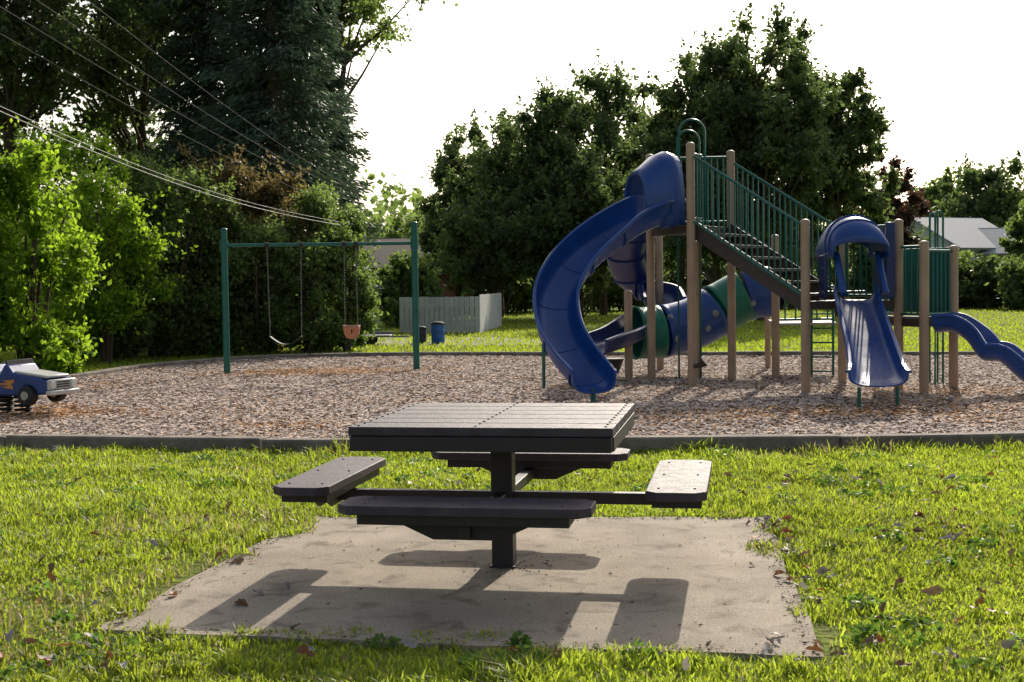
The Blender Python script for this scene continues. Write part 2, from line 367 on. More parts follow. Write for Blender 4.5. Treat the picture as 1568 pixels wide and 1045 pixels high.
# wood chips
r=rs(7); N=240000
d=11+14.5*r.rand(N)**1.25; X=(r.rand(N)-.5)*2*(d*.39+1.6); 
k=pip(X,d,poly); X=X[k]; d=d[k]; n=len(X)
ln=vnoise(X,d,.5,3)*.6+vnoise(X,d,.17,4)*.4
C=np.stack([X,d,.035+.03*ln+r.rand(n)*.012],1)
an=r.rand(n)*6.283; tl=r.normal(size=n)*.16
D=unit(np.stack([np.cos(an),np.sin(an),tl],1)); Nn=unit(np.stack([r.normal(size=n)*.3,r.normal(size=n)*.3,np.ones(n)],1)); Sd=unit(np.cross(D,Nn))
L=r.uniform(.012,.038,n)[:,None]; W=r.uniform(.006,.013,n)[:,None]
V=np.stack([C-D*L-Sd*W,C+D*L-Sd*W*.7,C+D*L+Sd*W,C-D*L+Sd*W*.8],1).reshape(-1,3)
base=np.array([.59,.475,.41]); org=np.array([.62,.32,.13]); dk=np.array([.29,.22,.17])
def spot(x,y,sx,sy): return np.exp(-((X-x)/sx)**2-((d-y)/sy)**2)
g1=G(455,575); g2=G(60,640); g3=G(430,660); g4=G(1480,605); g5=G(1250,640); g6=G(870,600)
o_=np.clip(1.2*spot(g1.x,g1.y,1.8,.9)+1.2*spot(g2.x,g2.y,.8,.9)+.6*spot(g3.x,g3.y,.7,.25)+.8*spot(g4.x,g4.y,1.4,.7)+.7*spot(g5.x,g5.y,1.9,.9)+.5*spot(g6.x,g6.y,.6,.5)+.6*(vnoise(X,d,1.1,8)-.55),0,1)*.9
q=(r.rand(n)<o_*.9+.04)[:,None]; col=np.where(q,org*(.6+.6*r.rand(n,1)),base*(.66+.62*r.rand(n,1))); dd=r.rand(n)<.11; col[dd]=dk
npmesh('wood_chips',V,np.arange(4*n).reshape(n,4),[colmat('wood_chip')],col=np.repeat(col,4,0))
ASPH=mat('asphalt',(0.30,0.28,0.26),(0.20,0.19,0.18),.95,3,.3,60)
sheet('asphalt_path',[G(470,531),G(840,529),G(1000,524),G(1000,520),G(845,521),G(760,517),G(480,519)],.006,ASPH)
# pad
r=rs(77); cor=[G(140,972),G(700,996),G(1262,1014),G(1174,798),G(476,797)]; PAD=[]
for i in range(5):
    p=cor[i]; q=cor[(i+1)%5]
    for j in range(10):
        PAD.append(p.lerp(q,j/10)+Vector((r.normal()*.008,r.normal()*.008,0)))
m=mat('pad_concrete',(0.40,0.335,0.265),(0.26,0.215,0.17),.9,2.2,.35,120,detail=12)
t=m.node_tree; b=t.nodes['Principled BSDF']; rpn=[x for x in t.nodes if x.type=='VALTORGB'][0]; tc=[x for x in t.nodes if x.type=='TEX_COORD'][0]
n2=t.nodes.new('ShaderNodeTexNoise'); n2.inputs['Scale'].default_value=90; n2.inputs['Detail'].default_value=4; t.links.new(tc.outputs['Object'],n2.inputs['Vector'])
nw=t.nodes.new('ShaderNodeTexNoise'); nw.inputs['Scale'].default_value=6; nw.inputs['Detail'].default_value=10; nw.inputs['Distortion'].default_value=.6; t.links.new(tc.outputs['Object'],nw.inputs['Vector'])
cr=t.nodes.new('ShaderNodeValToRGB'); cr.color_ramp.elements[0].position=0.30; cr.color_ramp.elements[0].color=(.5,.47,.44,1); cr.color_ramp.elements[1].position=.47; cr.color_ramp.elements[1].color=(1,1,1,1)
t.links.new(nw.outputs[0],cr.inputs[0])
sp=t.nodes.new('ShaderNodeValToRGB'); sp.color_ramp.elements[0].position=.3; sp.color_ramp.elements[0].color=(.64,.62,.6,1); sp.color_ramp.elements[1].position=.62; sp.color_ramp.elements[1].color=(1.1,1.1,1.1,1)
t.links.new(n2.outputs[0],sp.inputs[0])
m1=t.nodes.new('ShaderNodeMix'); m1.data_type='RGBA'; m1.blend_type='MULTIPLY'; m1.inputs[0].default_value=1; t.links.new(rpn.outputs[0],m1.inputs[6]); t.links.new(sp.outputs[0],m1.inputs[7])
m2=t.nodes.new('ShaderNodeMix'); m2.data_type='RGBA'; m2.blend_type='MULTIPLY'; m2.inputs[0].default_value=1; t.links.new(m1.outputs[2],m2.inputs[6]); t.links.new(cr.outputs[0],m2.inputs[7]); t.links.new(m2.outputs[2],b.inputs['Base Color'])
sheet('concrete_pad',PAD,.022,m,.1)
padp=[(p.x,p.y) for p in PAD]; pc=(sum(p.x for p in cor)/5,sum(p.y for p in cor)/5)
# crumbs of soil, clippings and mulch on the pad
r=rs(12); cx0=min(p[0] for p in padp); cx1=max(p[0] for p in padp); cy0=min(p[1] for p in padp); cy1=max(p[1] for p in padp)
M_=14000; X=r.uniform(cx0,cx1,M_); Y=r.uniform(cy0,cy1,M_)
inn=pip(X,Y,[(pc[0]+(a_-pc[0])*.94,pc[1]+(b_-pc[1])*.94) for a_,b_ in padp]); k=pip(X,Y,padp)&((~inn)|(r.rand(M_)<.03)|((np.hypot(X-G(775,873).x,Y-G(775,873).y)<.25)&(r.rand(M_)<.4)))
X=X[k];Y=Y[k];n=len(X); C=np.stack([X,Y,np.full(n,.027)],1); an=r.rand(n)*6.28; D=np.stack([np.cos(an),np.sin(an),r.normal(size=n)*.1],1)
V,f=cards(C,r.uniform(.006,.026,n),r.uniform(.003,.009,n),r,unit(D)); cc=np.array([(.10,.07,.045),(.22,.16,.09),(.12,.13,.04)])[r.randint(0,3,n)]
npmesh('pad_debris',V,f,[colmat('debris')],col=np.repeat(cc,4,0))
# ---------- grass
r=rs(21); N=350000
d=3.2+8.0*r.rand(N)**1.15; X=(r.rand(N)-.5)*2*(d*.42+1.3)
jx=(vnoise(X,d,.3,31)-.5)*.3+(vnoise(X,d,.09,51)-.5)*.12+(r.rand(N)-.5)*.06; jy=(vnoise(X,d,.3,32)-.5)*.3+(vnoise(X,d,.09,52)-.5)*.12+(r.rand(N)-.5)*.06
frx=np.interp(X,[p.x for p in front],[p.y for p in front])
cxp,cyp=pc
k=(~pip(X+jx,d+jy,[(cxp+(a_-cxp)*.985,cyp+(b_-cyp)*.985) for a_,b_ in padp]))&(d<frx-.09); X=X[k]; d=d[k]; frx=frx[k]; n=len(X)
hn=.5*vnoise(X,d,.45,33)+.5*vnoise(X,d,.12,34)
thin=np.clip((vnoise(X,d,.7,41)*vnoise(X,d,1.9,42)-.38)*4,0,1)
keep=r.rand(n)<(.3+1.15*vnoise(X,d,.25,37))*(1-.65*thin); X=X[keep];d=d[keep];frx=frx[keep];hn=hn[keep];thin=thin[keep]; n=len(X)
nk=np.clip(1-(frx-d)/.45,0,1)
h=(.022+.095*hn**2)*r.uniform(.5,1.35,n)*(1+1.4*nk*vnoise(X,d,.5,36)); w_=r.uniform(.0022,.0048,n)*(1+d*.05)
an=r.rand(n)*6.283; le=r.uniform(.15,1.2,n)
D=np.stack([np.cos(an),np.sin(an),np.zeros(n)],1); fa=an+r.normal(size=n)*.6+1.57; Sd=np.stack([np.cos(fa),np.sin(fa),np.zeros(n)],1)
B=np.stack([X,d,np.zeros(n)],1); up=np.array([0,0,1.]); hh=h[:,None]; ll=le[:,None]*hh; ww=w_[:,None]
M1=B+up*hh*.55+D*ll*.3; Tp=B+up*hh*(1-.25*le[:,None])+D*ll*.95
V=np.stack([B-Sd*ww,B+Sd*ww,M1-Sd*ww*.8,M1+Sd*ww*.8,Tp],1).reshape(-1,3)
i0=np.arange(n)[:,None]*5; Fc=np.stack([i0+[0,1,2],i0+[1,3,2],i0+[2,3,4]],1).reshape(-1,3)
vr=np.clip(.9*vnoise(X,d,.8,35)*vnoise(X,d,2.3,39)+.18+r.normal(size=n)*.2+.25*hn,.1,1); vr[r.rand(n)<.05+.3*thin]=0
GR=leafmat('grass_blades',(.08,.115,.02),(.18,.23,.03),(.60,.74,.06),.55,.45,.35,straw=(.38,.31,.14))
npmesh('grass',V,Fc,[GR],var=np.repeat(vr,5))
# clover and broad-leaf weeds
r=rs(61); a=Acc()
for i in range(110):
    if i<55: g=G(r.uniform(-50,1620),r.uniform(697,760))
    else: g=G(r.uniform(-50,1620),r.uniform(760,1045))
    if pip(np.array([g.x]),np.array([g.y]),padp)[0]: continue
    k=r.randint(25,80); R=r.uniform(.05,.16); th_=r.rand(k)*6.28; q=R*np.sqrt(r.rand(k)); hz_=r.uniform(.04,.09)
    C=np.stack([g.x+q*np.cos(th_),g.y+q*np.sin(th_),hz_*(1.1-q/R*.6)*r.uniform(.6,1.1,k)],1)
    D=unit(np.stack([np.cos(th_),np.sin(th_),r.normal(size=k)*.35+.25],1)); s=r.uniform(.018,.04,k)
    V,f=cards(C,s,s*.7,r,D); a.add(V,f,0,np.repeat(np.clip(r.uniform(.2,.7)+r.normal(size=k)*.15,0,1),4))
a.make('clover_weeds',[leafmat('clover',(.05,.10,.025),(.10,.17,.04),(.26,.46,.06),.45)],(0,0,0))
r=rs(23)
N=70000; d=22+40*r.rand(N)**1.6; X=(r.rand(N)-.5)*2*(d*.42+2); k=~pip(X,d,poly); X=X[k]; d=d[k]; n=len(X)
an=r.rand(n)*6.283; C=np.stack([X,d,np.full(n,.03)],1); D=unit(np.stack([np.cos(an)*.4,np.sin(an)*.4,np.ones(n)],1))
V,f=cards(C,r.uniform(.05,.11,n),.035,r,D); npmesh('lawn_grass',V,f,[GR],var=np.repeat(.1+r.rand(n)*.7,4))
# fallen leaves
r=rs(44); pts=[]
def sc_(n,px0,px1,py0,py1,pw=1):
    for _ in range(n): pts.append(G(r.uniform(px0,px1),py0+(py1-py0)*r.rand()**pw))
sc_(55,1130,1568,705,1045); sc_(50,0,460,705,1045); sc_(50,1150,1215,795,860); sc_(32,1190,1262,850,1000); sc_(35,600,1560,697,760); sc_(14,400,1200,985,1040); sc_(32,1330,1500,790,840);sc_(10,300,480,800,940); sc_(14,0,200,980,1040); sc_(18,1340,1560,840,1040)
pts=[p for p in pts if not (pip(np.array([p.x]),np.array([p.y]),padp)[0] and r.rand()<.65)]
V=[];Fc=[];colr=[]
sh=[(-1,0),(-.75,.25),(-.45,.5),(-.1,.42),(.2,.5),(.45,.3),(.75,.25),(1.1,0),(.75,-.28),(.4,-.3),(.15,-.5),(-.15,-.42),(-.5,-.48),(-.78,-.2)]
pal=[(.46,.42,.40),(.36,.31,.29),(.24,.16,.10),(.46,.17,.06),(.22,.12,.07),(.30,.20,.13),(.52,.47,.45),(.27,.17,.10),(.34,.15,.07)]
for p in pts:
    s=r.uniform(.016,.040); a1=r.rand()*6.28; cu=r.uniform(.2,2.0); c2=r.uniform(-.6,.6); R_=Matrix.Rotation(a1,3,'Z')@Matrix.Rotation(r.normal()*.5,3,'X')@Matrix.Rotation(r.normal()*.3,3,'Y')
    z0=.045 if not pip(np.array([p.x]),np.array([p.y]),padp)[0] else .032
    i_=len(V); c=pal[r.randint(9)]; k_=r.uniform(.6,1.0); V.append(tuple(R_@Vector((0,0,0))+Vector((p.x,p.y,z0)))); colr.append([x*k_*.8 for x in c])
    for u,v_ in sh:
        u*=r.uniform(.85,1.15); v_*=r.uniform(.8,1.25)
        q=R_@Vector((u*s,v_*s,cu*s*v_*v_*1.2+c2*s*u*abs(u)+r.normal()*.08*s))+Vector((p.x,p.y,z0)); V.append(tuple(q)); colr.append([x*k_*r.uniform(.7,1.05) for x in c])
    for j in range(14): Fc.append((i_,i_+1+j,i_+1+(j+1)%14))
npmesh('fallen_leaves',V,Fc,[colmat('dry_leaf',.55,.25)],col=np.array(colr))
# ---------- picnic table
tb=G(771,873); O=Obj('picnic_table',(tb.x+.005,tb.y,0.022),math.radians(-10),world=False)
b=O.bm('tabletop_planks',TBL,.005); 
TW=1.20; pw=TW/6
for i in range(6):
    box(b,(0,-TW/2+pw*(i+.5),.722),(TW-.008,pw-.009,.04))
b=O.bm('tabletop_frame',TBLS,.004)
for y in(-.577,.577): box(b,(0,y,.666),(1.18,.04,.066))
for x in(-.577,.577): box(b,(x,0,.666),(.04,1.11,.066))
box(b,(0,0,.672),(.09,1.09,.055)); box(b,(0,0,.64),(1.09,.08,.05)); 
b=O.bm('post',TBLS,.006); box(b,(0,0,.33),(.105,.105,.66)); 
b=O.bm('base_plate',TBLS,.003); box(b,(0,0,.004),(.13,.13,.012))
bb=O.bm('bolts',DSTEEL)
def bolt(x,y,z): bmesh.ops.create_cone(bb,cap_ends=True,segments=8,radius1=.0065,radius2=.005,depth=.006,matrix=Matrix.Translation((x,y,z)))
for i in range(6):
    for x in(-.56,-.02,.56):
        for dy in(-.05,.05): bolt(x,-TW/2+pw*(i+.5)+dy,.744)
bs=O.bm('seats',TBL,.005); bf=O.bm('seat_frames',TBLS,.003); ba=O.bm('seat_arms',TBLS,.004)
for k in range(4):
    Rk=Matrix.Rotation(k*math.pi/2,3,'Z'); 
    hl,hw,c=.54,.135,.05; yc=.86
    pl=[(-hl+c,-hw),(hl-c,-hw),(hl,-hw+c),(hl,hw-c),(hl-c,hw),(-hl+c,hw),(-hl,hw-c),(-hl,-hw+c)]
    lo=[bs.verts.new(Rk@Vector((x,yc+y,.415))) for x,y in pl]; hi=[bs.verts.new(Rk@Vector((x,yc+y,.455))) for x,y in pl]
    bs.faces.new(lo[::-1]); bs.faces.new(hi)
    for i in range(len(pl)): bs.faces.new((lo[i],lo[(i+1)%len(pl)],hi[(i+1)%len(pl)],hi[i]))
    box(bf,Rk@Vector((0,yc,.393)),(.9,.22,.042),Rk)
    for y in(-.03,.03):
        lo=[bf.verts.new(Rk@Vector((x,yc+y*1.0-.004,z))) for x,z in((-.30,.372),(.30,.372),(.14,.30),(-.14,.30))]
        hi=[bf.verts.new(v.co+Rk@Vector((0,.008,0))) for v in lo]
        bf.faces.new(lo); bf.faces.new(hi[::-1])
        for i in range(4): bf.faces.new((lo[i],lo[(i+1)%4],hi[(i+1)%4],hi[i]))
    box(ba,Rk@Vector((0,.49,.34)),(.055,.88,.055),Rk)
    for x in(-.42,0,.42):
        for y in(-.08,.08): q=Rk@Vector((x,yc+y,.457)); bolt(q.x,q.y,q.z)
O.done()
# ---------- swing set
A_=G(348,577); B_=G(638,572); ta=P(343,352,A_.y).z; tb_=P(633,342,B_.y).z
O=Obj('swing_set',(A_+B_)/2); b=O.bm('posts',GREEN)
for p,z in((A_,ta),(B_,tb_)): tube(b,[p,p+Vector((0,0,z))],.052,14); dome(b,p+Vector((0,0,z)),.055)
zb=P(345,379,A_.y).z; zb2=P(634,370,B_.y).z; zb=(zb+zb2)/2
b=O.bm('beam',GREEN); a0=Vector((A_.x,A_.y,zb)); b0=Vector((B_.x,B_.y,zb)); tube(b,[a0,b0],.028,12)
for q in(a0,b0): tube(b,[q-Vector((0,0,.08)),q+Vector((0,0,.08))],.063,14)
bc=O.bm('chains',STEEL); bh=O.bm('hangers',BLACK)
def onb(px): 
    t_=(px-346)/(637-346); return a0.lerp(b0,t_)
def chain(p,q):
    n_=int((p-q).length/.045); dr=(q-p)/n_
    for i in range(n_):
        c=p+dr*(i+.5); ax=Vector((1,0,0)) if i%2 else Vector((0,1,0))
        tube(bc,[c-dr*.55+ax*.001,c-dr*.3+ax*.009,c+dr*.3+ax*.009,c+dr*.55],.0025,4); tube(bc,[c-dr*.55,c-dr*.3-ax*.009,c+dr*.3-ax*.009,c+dr*.55],.0025,4)
s1=onb(411); s2=onb(463); zs=.62
sL=Vector((s1.x+.02,s1.y,zs)); sR=Vector((s2.x-.02,s2.y,zs))
chain(s1,sL); chain(s2,sR)
bs=O.bm('belt_seat',BLACK,.003)
pth=[sL.lerp(sR,i/12)+Vector((0,0,-.13*math.sin(math.pi*i/12))) for i in range(13)]
sweep(bs,[(-.09,-.006),(.09,-.006),(.09,.006),(-.09,.006)],pth)
u1=onb(529); u2=onb(547); zc=.78
cU=Vector(((u1.x+u2.x)/2,u1.y,zc)); chain(u1,Vector((cU.x-.1,cU.y,zc))); chain(u2,Vector((cU.x+.1,cU.y,zc)))
bk=O.bm('bucket_seat',mat('orange_tan_plastic',(.5,.22,.12),(.42,.18,.1),.5),0,True,.008)
seg=16; pr=[]
for zz,rx in((0,.135),(-.06,.13),(-.14,.115),(-.2,.08),(-.215,.0)):
    pr.append([bk.verts.new(cU+Vector((rx*math.cos(6.2832*i/seg),rx*.85*math.sin(6.2832*i/seg),zz))) for i in range(seg)] if rx else [bk.verts.new(cU+Vector((0,0,zz)))])
for a1,c1 in zip(pr[:-2],pr[1:-1]):
    for i in range(seg):
        if a1 is pr[1] and i%4==0: continue
        bk.faces.new((a1[i],a1[(i+1)%seg],c1[(i+1)%seg],c1[i]))
for i in range(seg): bk.faces.new((pr[3][i],pr[3][(i+1)%seg],pr[4][0]))
for q in(s1,s2,u1,u2): tube(bh,[q+Vector((-.03,0,0)),q+Vector((.03,0,0))],.04,12)
O.done()
# ---------- play structure
pp=dict(A=(1060,598,222),B=(998,588,240),C=(1121,587,234),D=(1234,608,340),E=(1376,604,340),Fp=(1290,594,345),Gp=(1415,608,373),H=(1460,601,380),I=(963,587,448),J=(1011,572,355),K=(1188,584,363),L=(1070,586,372),M=(1176,568,430))
PT={}
cen=G(1190,600)
O=Obj('playground_structure',cen); b=O.bm('posts',TAN); 
for k,(px,py,ty) in pp.items():
    g=G(px,py); z=P(px,ty,g.y).z; PT[k]=(g,z)
    tube(b,[g,g+Vector((0,0,z))],.056 if k not in'LM' else .045,16); dome(b,g+Vector((0,0,z)),.058,(1,1,.6))
pA,pB,pC,pD,pE,pF,pG,pH=[PT[k][0] for k in('A','B','C','D','E','Fp','Gp','H')]
def up(p,z): return Vector((p.x,p.y,z))
zU=2.12; zL=1.14; zR=.92
def deck(pts,z,th=.06):
    bd=O.bm('decks',BROWN,.004); hi=[bd.verts.new(up(p,z)) for p in pts]; lo=[bd.verts.new(up(p,z-th)) for p in pts]
    bd.faces.new(hi); bd.faces.new(lo[::-1])
    for i in range(len(pts)): bd.faces.new((lo[i],lo[(i+1)%len(pts)],hi[(i+1)%len(pts)],hi[i]))
deck([pA,pC,pB],zU,.1); deck([pD,pE,pF],zL,.1); pQ=Vector((pE.x+.1,pE.y+1.35,0)); deck([pE,pG,pH,pQ],zR,.1)
br=O.bm('railings',GREEN)
def panel(p,q,z0,z1,n_,zq0=None,zq1=None,rr=.011,ins=.06):
    d_=(up(q,0)-up(p,0)); L_=d_.length; d_/=L_; zq0=z0 if zq0 is None else zq0; zq1=z1 if zq1 is None else zq1
    a1=up(p,0)+d_*ins; c1=up(q,0)-d_*ins
    tube(br,[up(a1,z0),up(c1,zq0)],.018,8); tube(br,[up(a1,z1),up(c1,zq1)],.018,8)
    for i in range(n_):
        t_=(i+.5)/n_; m_=a1.lerp(c1,t_); tube(br,[up(m_,z0+(zq0-z0)*t_),up(m_,z1+(zq1-z1)*t_)],rr,6)
panel(pB,pC,zU+.08,zU+.95,12)
panel(pA,pA.lerp(pC,.3),zU+.08,zU+.9,3); 
bst=O.bm('stairs',BROWN,.004)
for p,q in((pA,pD),(pC,pF)):
    panel(p,q,zU+.03,zU+.86,19,zL+.08,zL+.92)
    o1=(pC-pA).normalized()*.07*(1 if p is pA else -1)
    s0=up(p,zU-.02)+o1; s1_=up(q,zL-.02)+o1
    sweep(bst,[(-.012,-.13),(.012,-.13),(.012,.08),(-.012,.08)],[s0,s1_])
for i in range(6):
    t_=(i+.7)/6.3; l=pA.lerp(pD,t_); rr_=pC.lerp(pF,t_); z=zU+(zL-zU)*t_; ac=(rr_-l); dr=(pD-pA).normalized()
    mid=(l+rr_)/2; ang=math.atan2(ac.y,ac.x); box(bst,up(mid,z-.02),(ac.length-.16,.26,.035),Matrix.Rotation(ang,3,'Z'))
    box(bst,up(mid-dr*.11,z-.07),(ac.length-.16,.012,.1),Matrix.Rotation(ang,3,'Z'))
def hoop(c,dirv,w2,z0,z1,r_=.02):
    n_=10; pts=[c-dirv*w2+Vector((0,0,z0-c.z))]
    for i in range(n_+1):
        a1=math.pi*(1-i/n_); pts.append(Vector((c.x,c.y,z1))+dirv*w2*math.cos(a1)+Vector((0,0,w2*math.sin(a1))))
    pts.append(c+dirv*w2+Vector((0,0,z0-c.z)))
    tube(O.bm('hoops',GREEN),pts,r_,8)
hc=P(1060,300,pA.y+.7); hoop(Vector((hc.x,hc.y,0)),Vector((1,0,0)),.17,zU,P(1060,203,hc.y).z,.016)
hoop(Vector((hc.x+.02,hc.y+.5,0)),Vector((1,0,0)),.15,0.05,P(1060,215,hc.y+.35).z,.014)
hc=P(1438,400,pH.y+.5); 
for dx in(-.0,.1): hoop(Vector((hc.x+dx*.3,hc.y+dx*3,0)),Vector((.9,.43,0)),.065,.05,P(1438,332,hc.y).z,.014)
pK=PT['K'][0]; pM=PT['M'][0]
bl=O.bm('ladder',GREEN)
la=G(1243,582); lb=G(1276,582)
for p in(la,lb): tube(bl,[up(p,0),up(p,1.25)],.018,8)
for i in range(6): tube(bl,[up(la,.12+.2*i),up(lb,.12+.2*i)],.013,6)
mpl=[pK,G(1282,582),G(1270,572),G(1176,570)]
bd=O.bm('landing',mat('pale_deck',(.4,.38,.36),None,.7),.004); hi=[bd.verts.new(up(p,.80)) for p in mpl]; lo=[bd.verts.new(up(p,.77)) for p in mpl]
bd.faces.new(hi); bd.faces.new(lo[::-1])
for i in range(4): bd.faces.new((lo[i],lo[(i+1)%4],hi[(i+1)%4],hi[i]))
panel(pK,G(1282,582),.85,1.3,5)
def chute(name,path,hw,wh,mt,scl=None,flange=True,th=.03,upv=Vector((0,0,1))):
    b_=O.bm(name,mt); 
    inner=[]
    N_=14
    for i in range(N_+1):
        a1=math.pi*(i/N_); cx=-math.cos(a1); sy=math.sin(a1)
        x=hw*np.sign(cx)*abs(cx)**.6; y=wh*(1-abs(sy)**.65)
        inner.append((x,y))
    outer=[(x*(1+th/hw)+0,y-th*(1-abs(x)/hw*.5)) for x,y in inner]
    lipL=[(-hw-th*1.9,wh-.012),(-hw-th*2.1,wh+.01),(-hw-th*1.4,wh+.03),(-hw-th*.2,wh+.028)]; lipR=[(-x,y) for x,y in lipL[::-1]]
    prof=outer[::-1]+lipL+inner+lipR
    sweep(b_,prof,path,scl,upv)
    if flange:
        n_=len(path)
        for i in range(5,n_-4,max(5,n_//6)):
            fo=[(x*1.06,y*1.0-.02) for x,y in outer]; fi=[(x*.99,y+.007) for x,y in inner]
            t_=(path[i+1]-path[i]).normalized()*.012
            sweep(b_,fo[::-1]+fi,[path[i]-t_,path[i]+t_],[scl[i],scl[i]] if scl else None,upv[i] if isinstance(upv,list) else upv)
mAB=(pA+pB)/2; e=(pA-pB).normalized(); nAB=Vector((e.y,-e.x,0)); 
if nAB.x>0: nAB=-nAB
st=up(mAB,zU)+nAB*.03
path=crom([st,P(992,345,16.95),P(945,368,16.75),P(902,397,16.5),P(869,432,16.2),P(850,473,15.85),P(854,520,15.45),P(875,561,15.1),P(902,593,14.8),P(911,602,14.6)],7)
path=[Vector((p.x,p.y,max(p.z,.17))) for p in path]
n_=len(path); ups=[]; scl=[]
for i in range(n_):
    q=i/(n_-1); k=.62*math.sin(min(1,q*2.6)*math.pi/2)*(1-max(0,q-.6)/.4*.85)
    ups.append(Vector((.12*k,-k,1))); scl.append((1,1.3-.45*q))
chute('spiral_slide',path,.235,.25,NAVY,scl,upv=ups,th=.022)
bsl=O.bm('slide_supports',GREEN)
sp_=path[30]; q=G(833,600); tube(bsl,[up(q,0),up(q,.8)],.022,8); tube(bsl,[up(q,.78),sp_],.018,8)
q=path[-4]; tube(bsl,[up(q,0),up(q,.2)],.03,8)
def shell(part,secs,mt,th=.03):
    b_=O.bm(part,mt,0,True,th); prev=None
    for rg in secs:
        vs=[b_.verts.new(p) for p in rg]
        if prev:
            for i in range(len(vs)-1): b_.faces.new((prev[i],prev[i+1],vs[i+1],vs[i]))
        prev=vs
secs=[]
for s_,hgt,wd,base in((-.04,.93,.42,.0),(.08,.97,.43,0),(.2,.92,.41,0),(.31,.82,.38,.0),(.4,.70,.35,.05),(.48,.56,.32,.12)):
    c=st+nAB*s_; rg=[]
    for i in range(17):
        a1=math.pi*i/16; x=-math.cos(a1); y=math.sin(a1)
        rg.append(c+e*wd*np.sign(x)*abs(x)**.7+Vector((0,0,base+hgt*abs(y)**.65)))
    secs.append(rg)
shell('slide_hood',secs,NAVY)
path2=crom([P(1000,345,18.6),P(968,375,19.2),P(958,412,19.8),P(975,450,20.2),P(1008,464,19.9),P(1018,482,19.2)],6)
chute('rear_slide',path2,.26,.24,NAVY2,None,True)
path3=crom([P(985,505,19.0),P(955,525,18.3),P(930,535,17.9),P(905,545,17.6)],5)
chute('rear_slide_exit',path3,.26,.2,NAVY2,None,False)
tp=crom([P(972,510,18.6),P(1010,508,18.7),P(1062,495,18.8),P(1110,468,18.9),P(1150,449,18.9),P(1190,446,18.8)],8)
def tunnel(part,pth,mt,r_=.36):
    b_=O.bm(part,mt,0,True,.02); seg=24; prev=None
    for i,p in enumerate(pth):
        t_=pth[min(i+1,len(pth)-1)]-pth[max(i-1,0)]; s_,u_=frame(t_)
        k=r_+(.02 if i in(0,len(pth)-1) else 0)
        vs=[b_.verts.new(p+s_*k*math.cos(6.28318*j/seg)+u_*k*math.sin(6.28318*j/seg)) for j in range(seg)]
        if prev:
            for j in range(seg): b_.faces.new((prev[j],prev[(j+1)%seg],vs[(j+1)%seg],vs[j]))
        prev=vs
tunnel('tunnel_green',tp[0:9],GREENP); tunnel('tunnel_navy',tp[9:22],NAVY); tunnel('tunnel_green_upper',tp[22:31],GREENP); tunnel('tunnel_navy_upper',tp[31:],NAVY)
bh=O.bm('tunnel_portholes',mat('porthole_plastic',(.22,.27,.26),(.16,.2,.2),.3))
for (px,py) in((1022,487),(1030,515),(1090,480),(1078,500),(1148,462)):
    q=P(px,py,18.8); cen_=min(tp,key=lambda v:(v-q).length); dv=(Vector((q.x,cen_.y-.3,q.z))-cen_); dv=dv.normalized()*.37+cen_
    dome(bh,dv,.05,(1,.5,1))
# small slide
mDE=(pD+pE)/2; eDE=(pE-pD).normalized()
sA=Vector((P(1310,470,mDE.y).x,mDE.y-.02,zL))
path=crom([sA,P(1312,478,mDE.y-.25),P(1322,512,14.9),P(1333,549,14.4),P(1341,577,14.0),P(1344,588,13.75),P(1345,591,13.6)],6)
path=[Vector((p.x,p.y,max(p.z,.25))) for p in path]; n_=len(path)
scl=[(1+.3*(i/(n_-1))**1.5,1-.25*(i/(n_-1))) for i in range(n_)]
chute('small_slide',path,.215,.19,NAVY,scl,False,.022)
q=path[-3]; 
for s_ in(-.2,.2): tube(bsl,[Vector((q.x+s_,q.y,0)),Vector((q.x+s_,q.y,q.z-.02))],.02,8)
for s_ in(-1,1):
    a1=sA+eDE*.26*s_; pts=[a1+Vector((0,.0,.55)),a1+Vector((0,-.08,.53)),a1+Vector((0,-.2,.35)),a1+Vector((0,-.4,.08))]
    tube(O.bm('small_slide_rails',NAVY),crom(pts,4),.04,10)
secs=[]; hx=P(1307,400,mDE.y).x; zt=P(1307,331,mDE.y).z
def hoodsec(s_):
    u_=(s_-.08)/.43; k=math.sqrt(max(0,1-u_*u_)); return .42*(.10+.90*k), .335*(.97+.03*k)
for s_ in(.5,.48,.42,.35,.2,.05,-.1,-.2,-.27,-.32,-.345):
    hk,wk=hoodsec(s_)
    c=Vector((hx,mDE.y+s_,0)); rg=[]
    for i in range(19):
        a2=math.pi*i/18; rg.append(c+Vector((-wk*math.cos(a2),0,zt-.42+hk*math.sin(a2)**.75)))
    rg=[rg[0]-Vector((0,0,.08))]+rg+[rg[-1]-Vector((0,0,.08))]
    secs.append(rg)
shell('small_hood',secs,NAVY,.025)
b_=O.bm('small_hood_ribs',NAVY)
for s_ in(-.16,.0): 
    hk,wk=hoodsec(s_)
    c=Vector((hx,mDE.y+s_,0)); tube(b_,[c+Vector((-(wk+.014)*math.cos(math.pi*i/18),0,zt-.42+(hk+.014)*math.sin(math.pi*i/18)**.75)) for i in range(19)],.012,6)
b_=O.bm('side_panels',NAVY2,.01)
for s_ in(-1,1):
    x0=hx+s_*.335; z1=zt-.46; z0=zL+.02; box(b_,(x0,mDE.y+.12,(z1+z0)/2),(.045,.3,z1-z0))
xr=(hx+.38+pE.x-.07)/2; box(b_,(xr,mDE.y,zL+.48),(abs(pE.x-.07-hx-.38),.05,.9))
panel(Vector((hx-.3,mDE.y+.35,0)),Vector((hx+.3,mDE.y+.35,0)),zL+.1,zL+.75,5)
panel(pF,pE,zL+.05,zL+.9,8); panel(pE,pQ,zR+.05,zR+.9,8); panel(pG,pE,zR+.05,zR+.85,3)
panel(pG,pH,zR+.05,zR+.8,6)
b_=O.bm('green_panel',GREEN,.01)
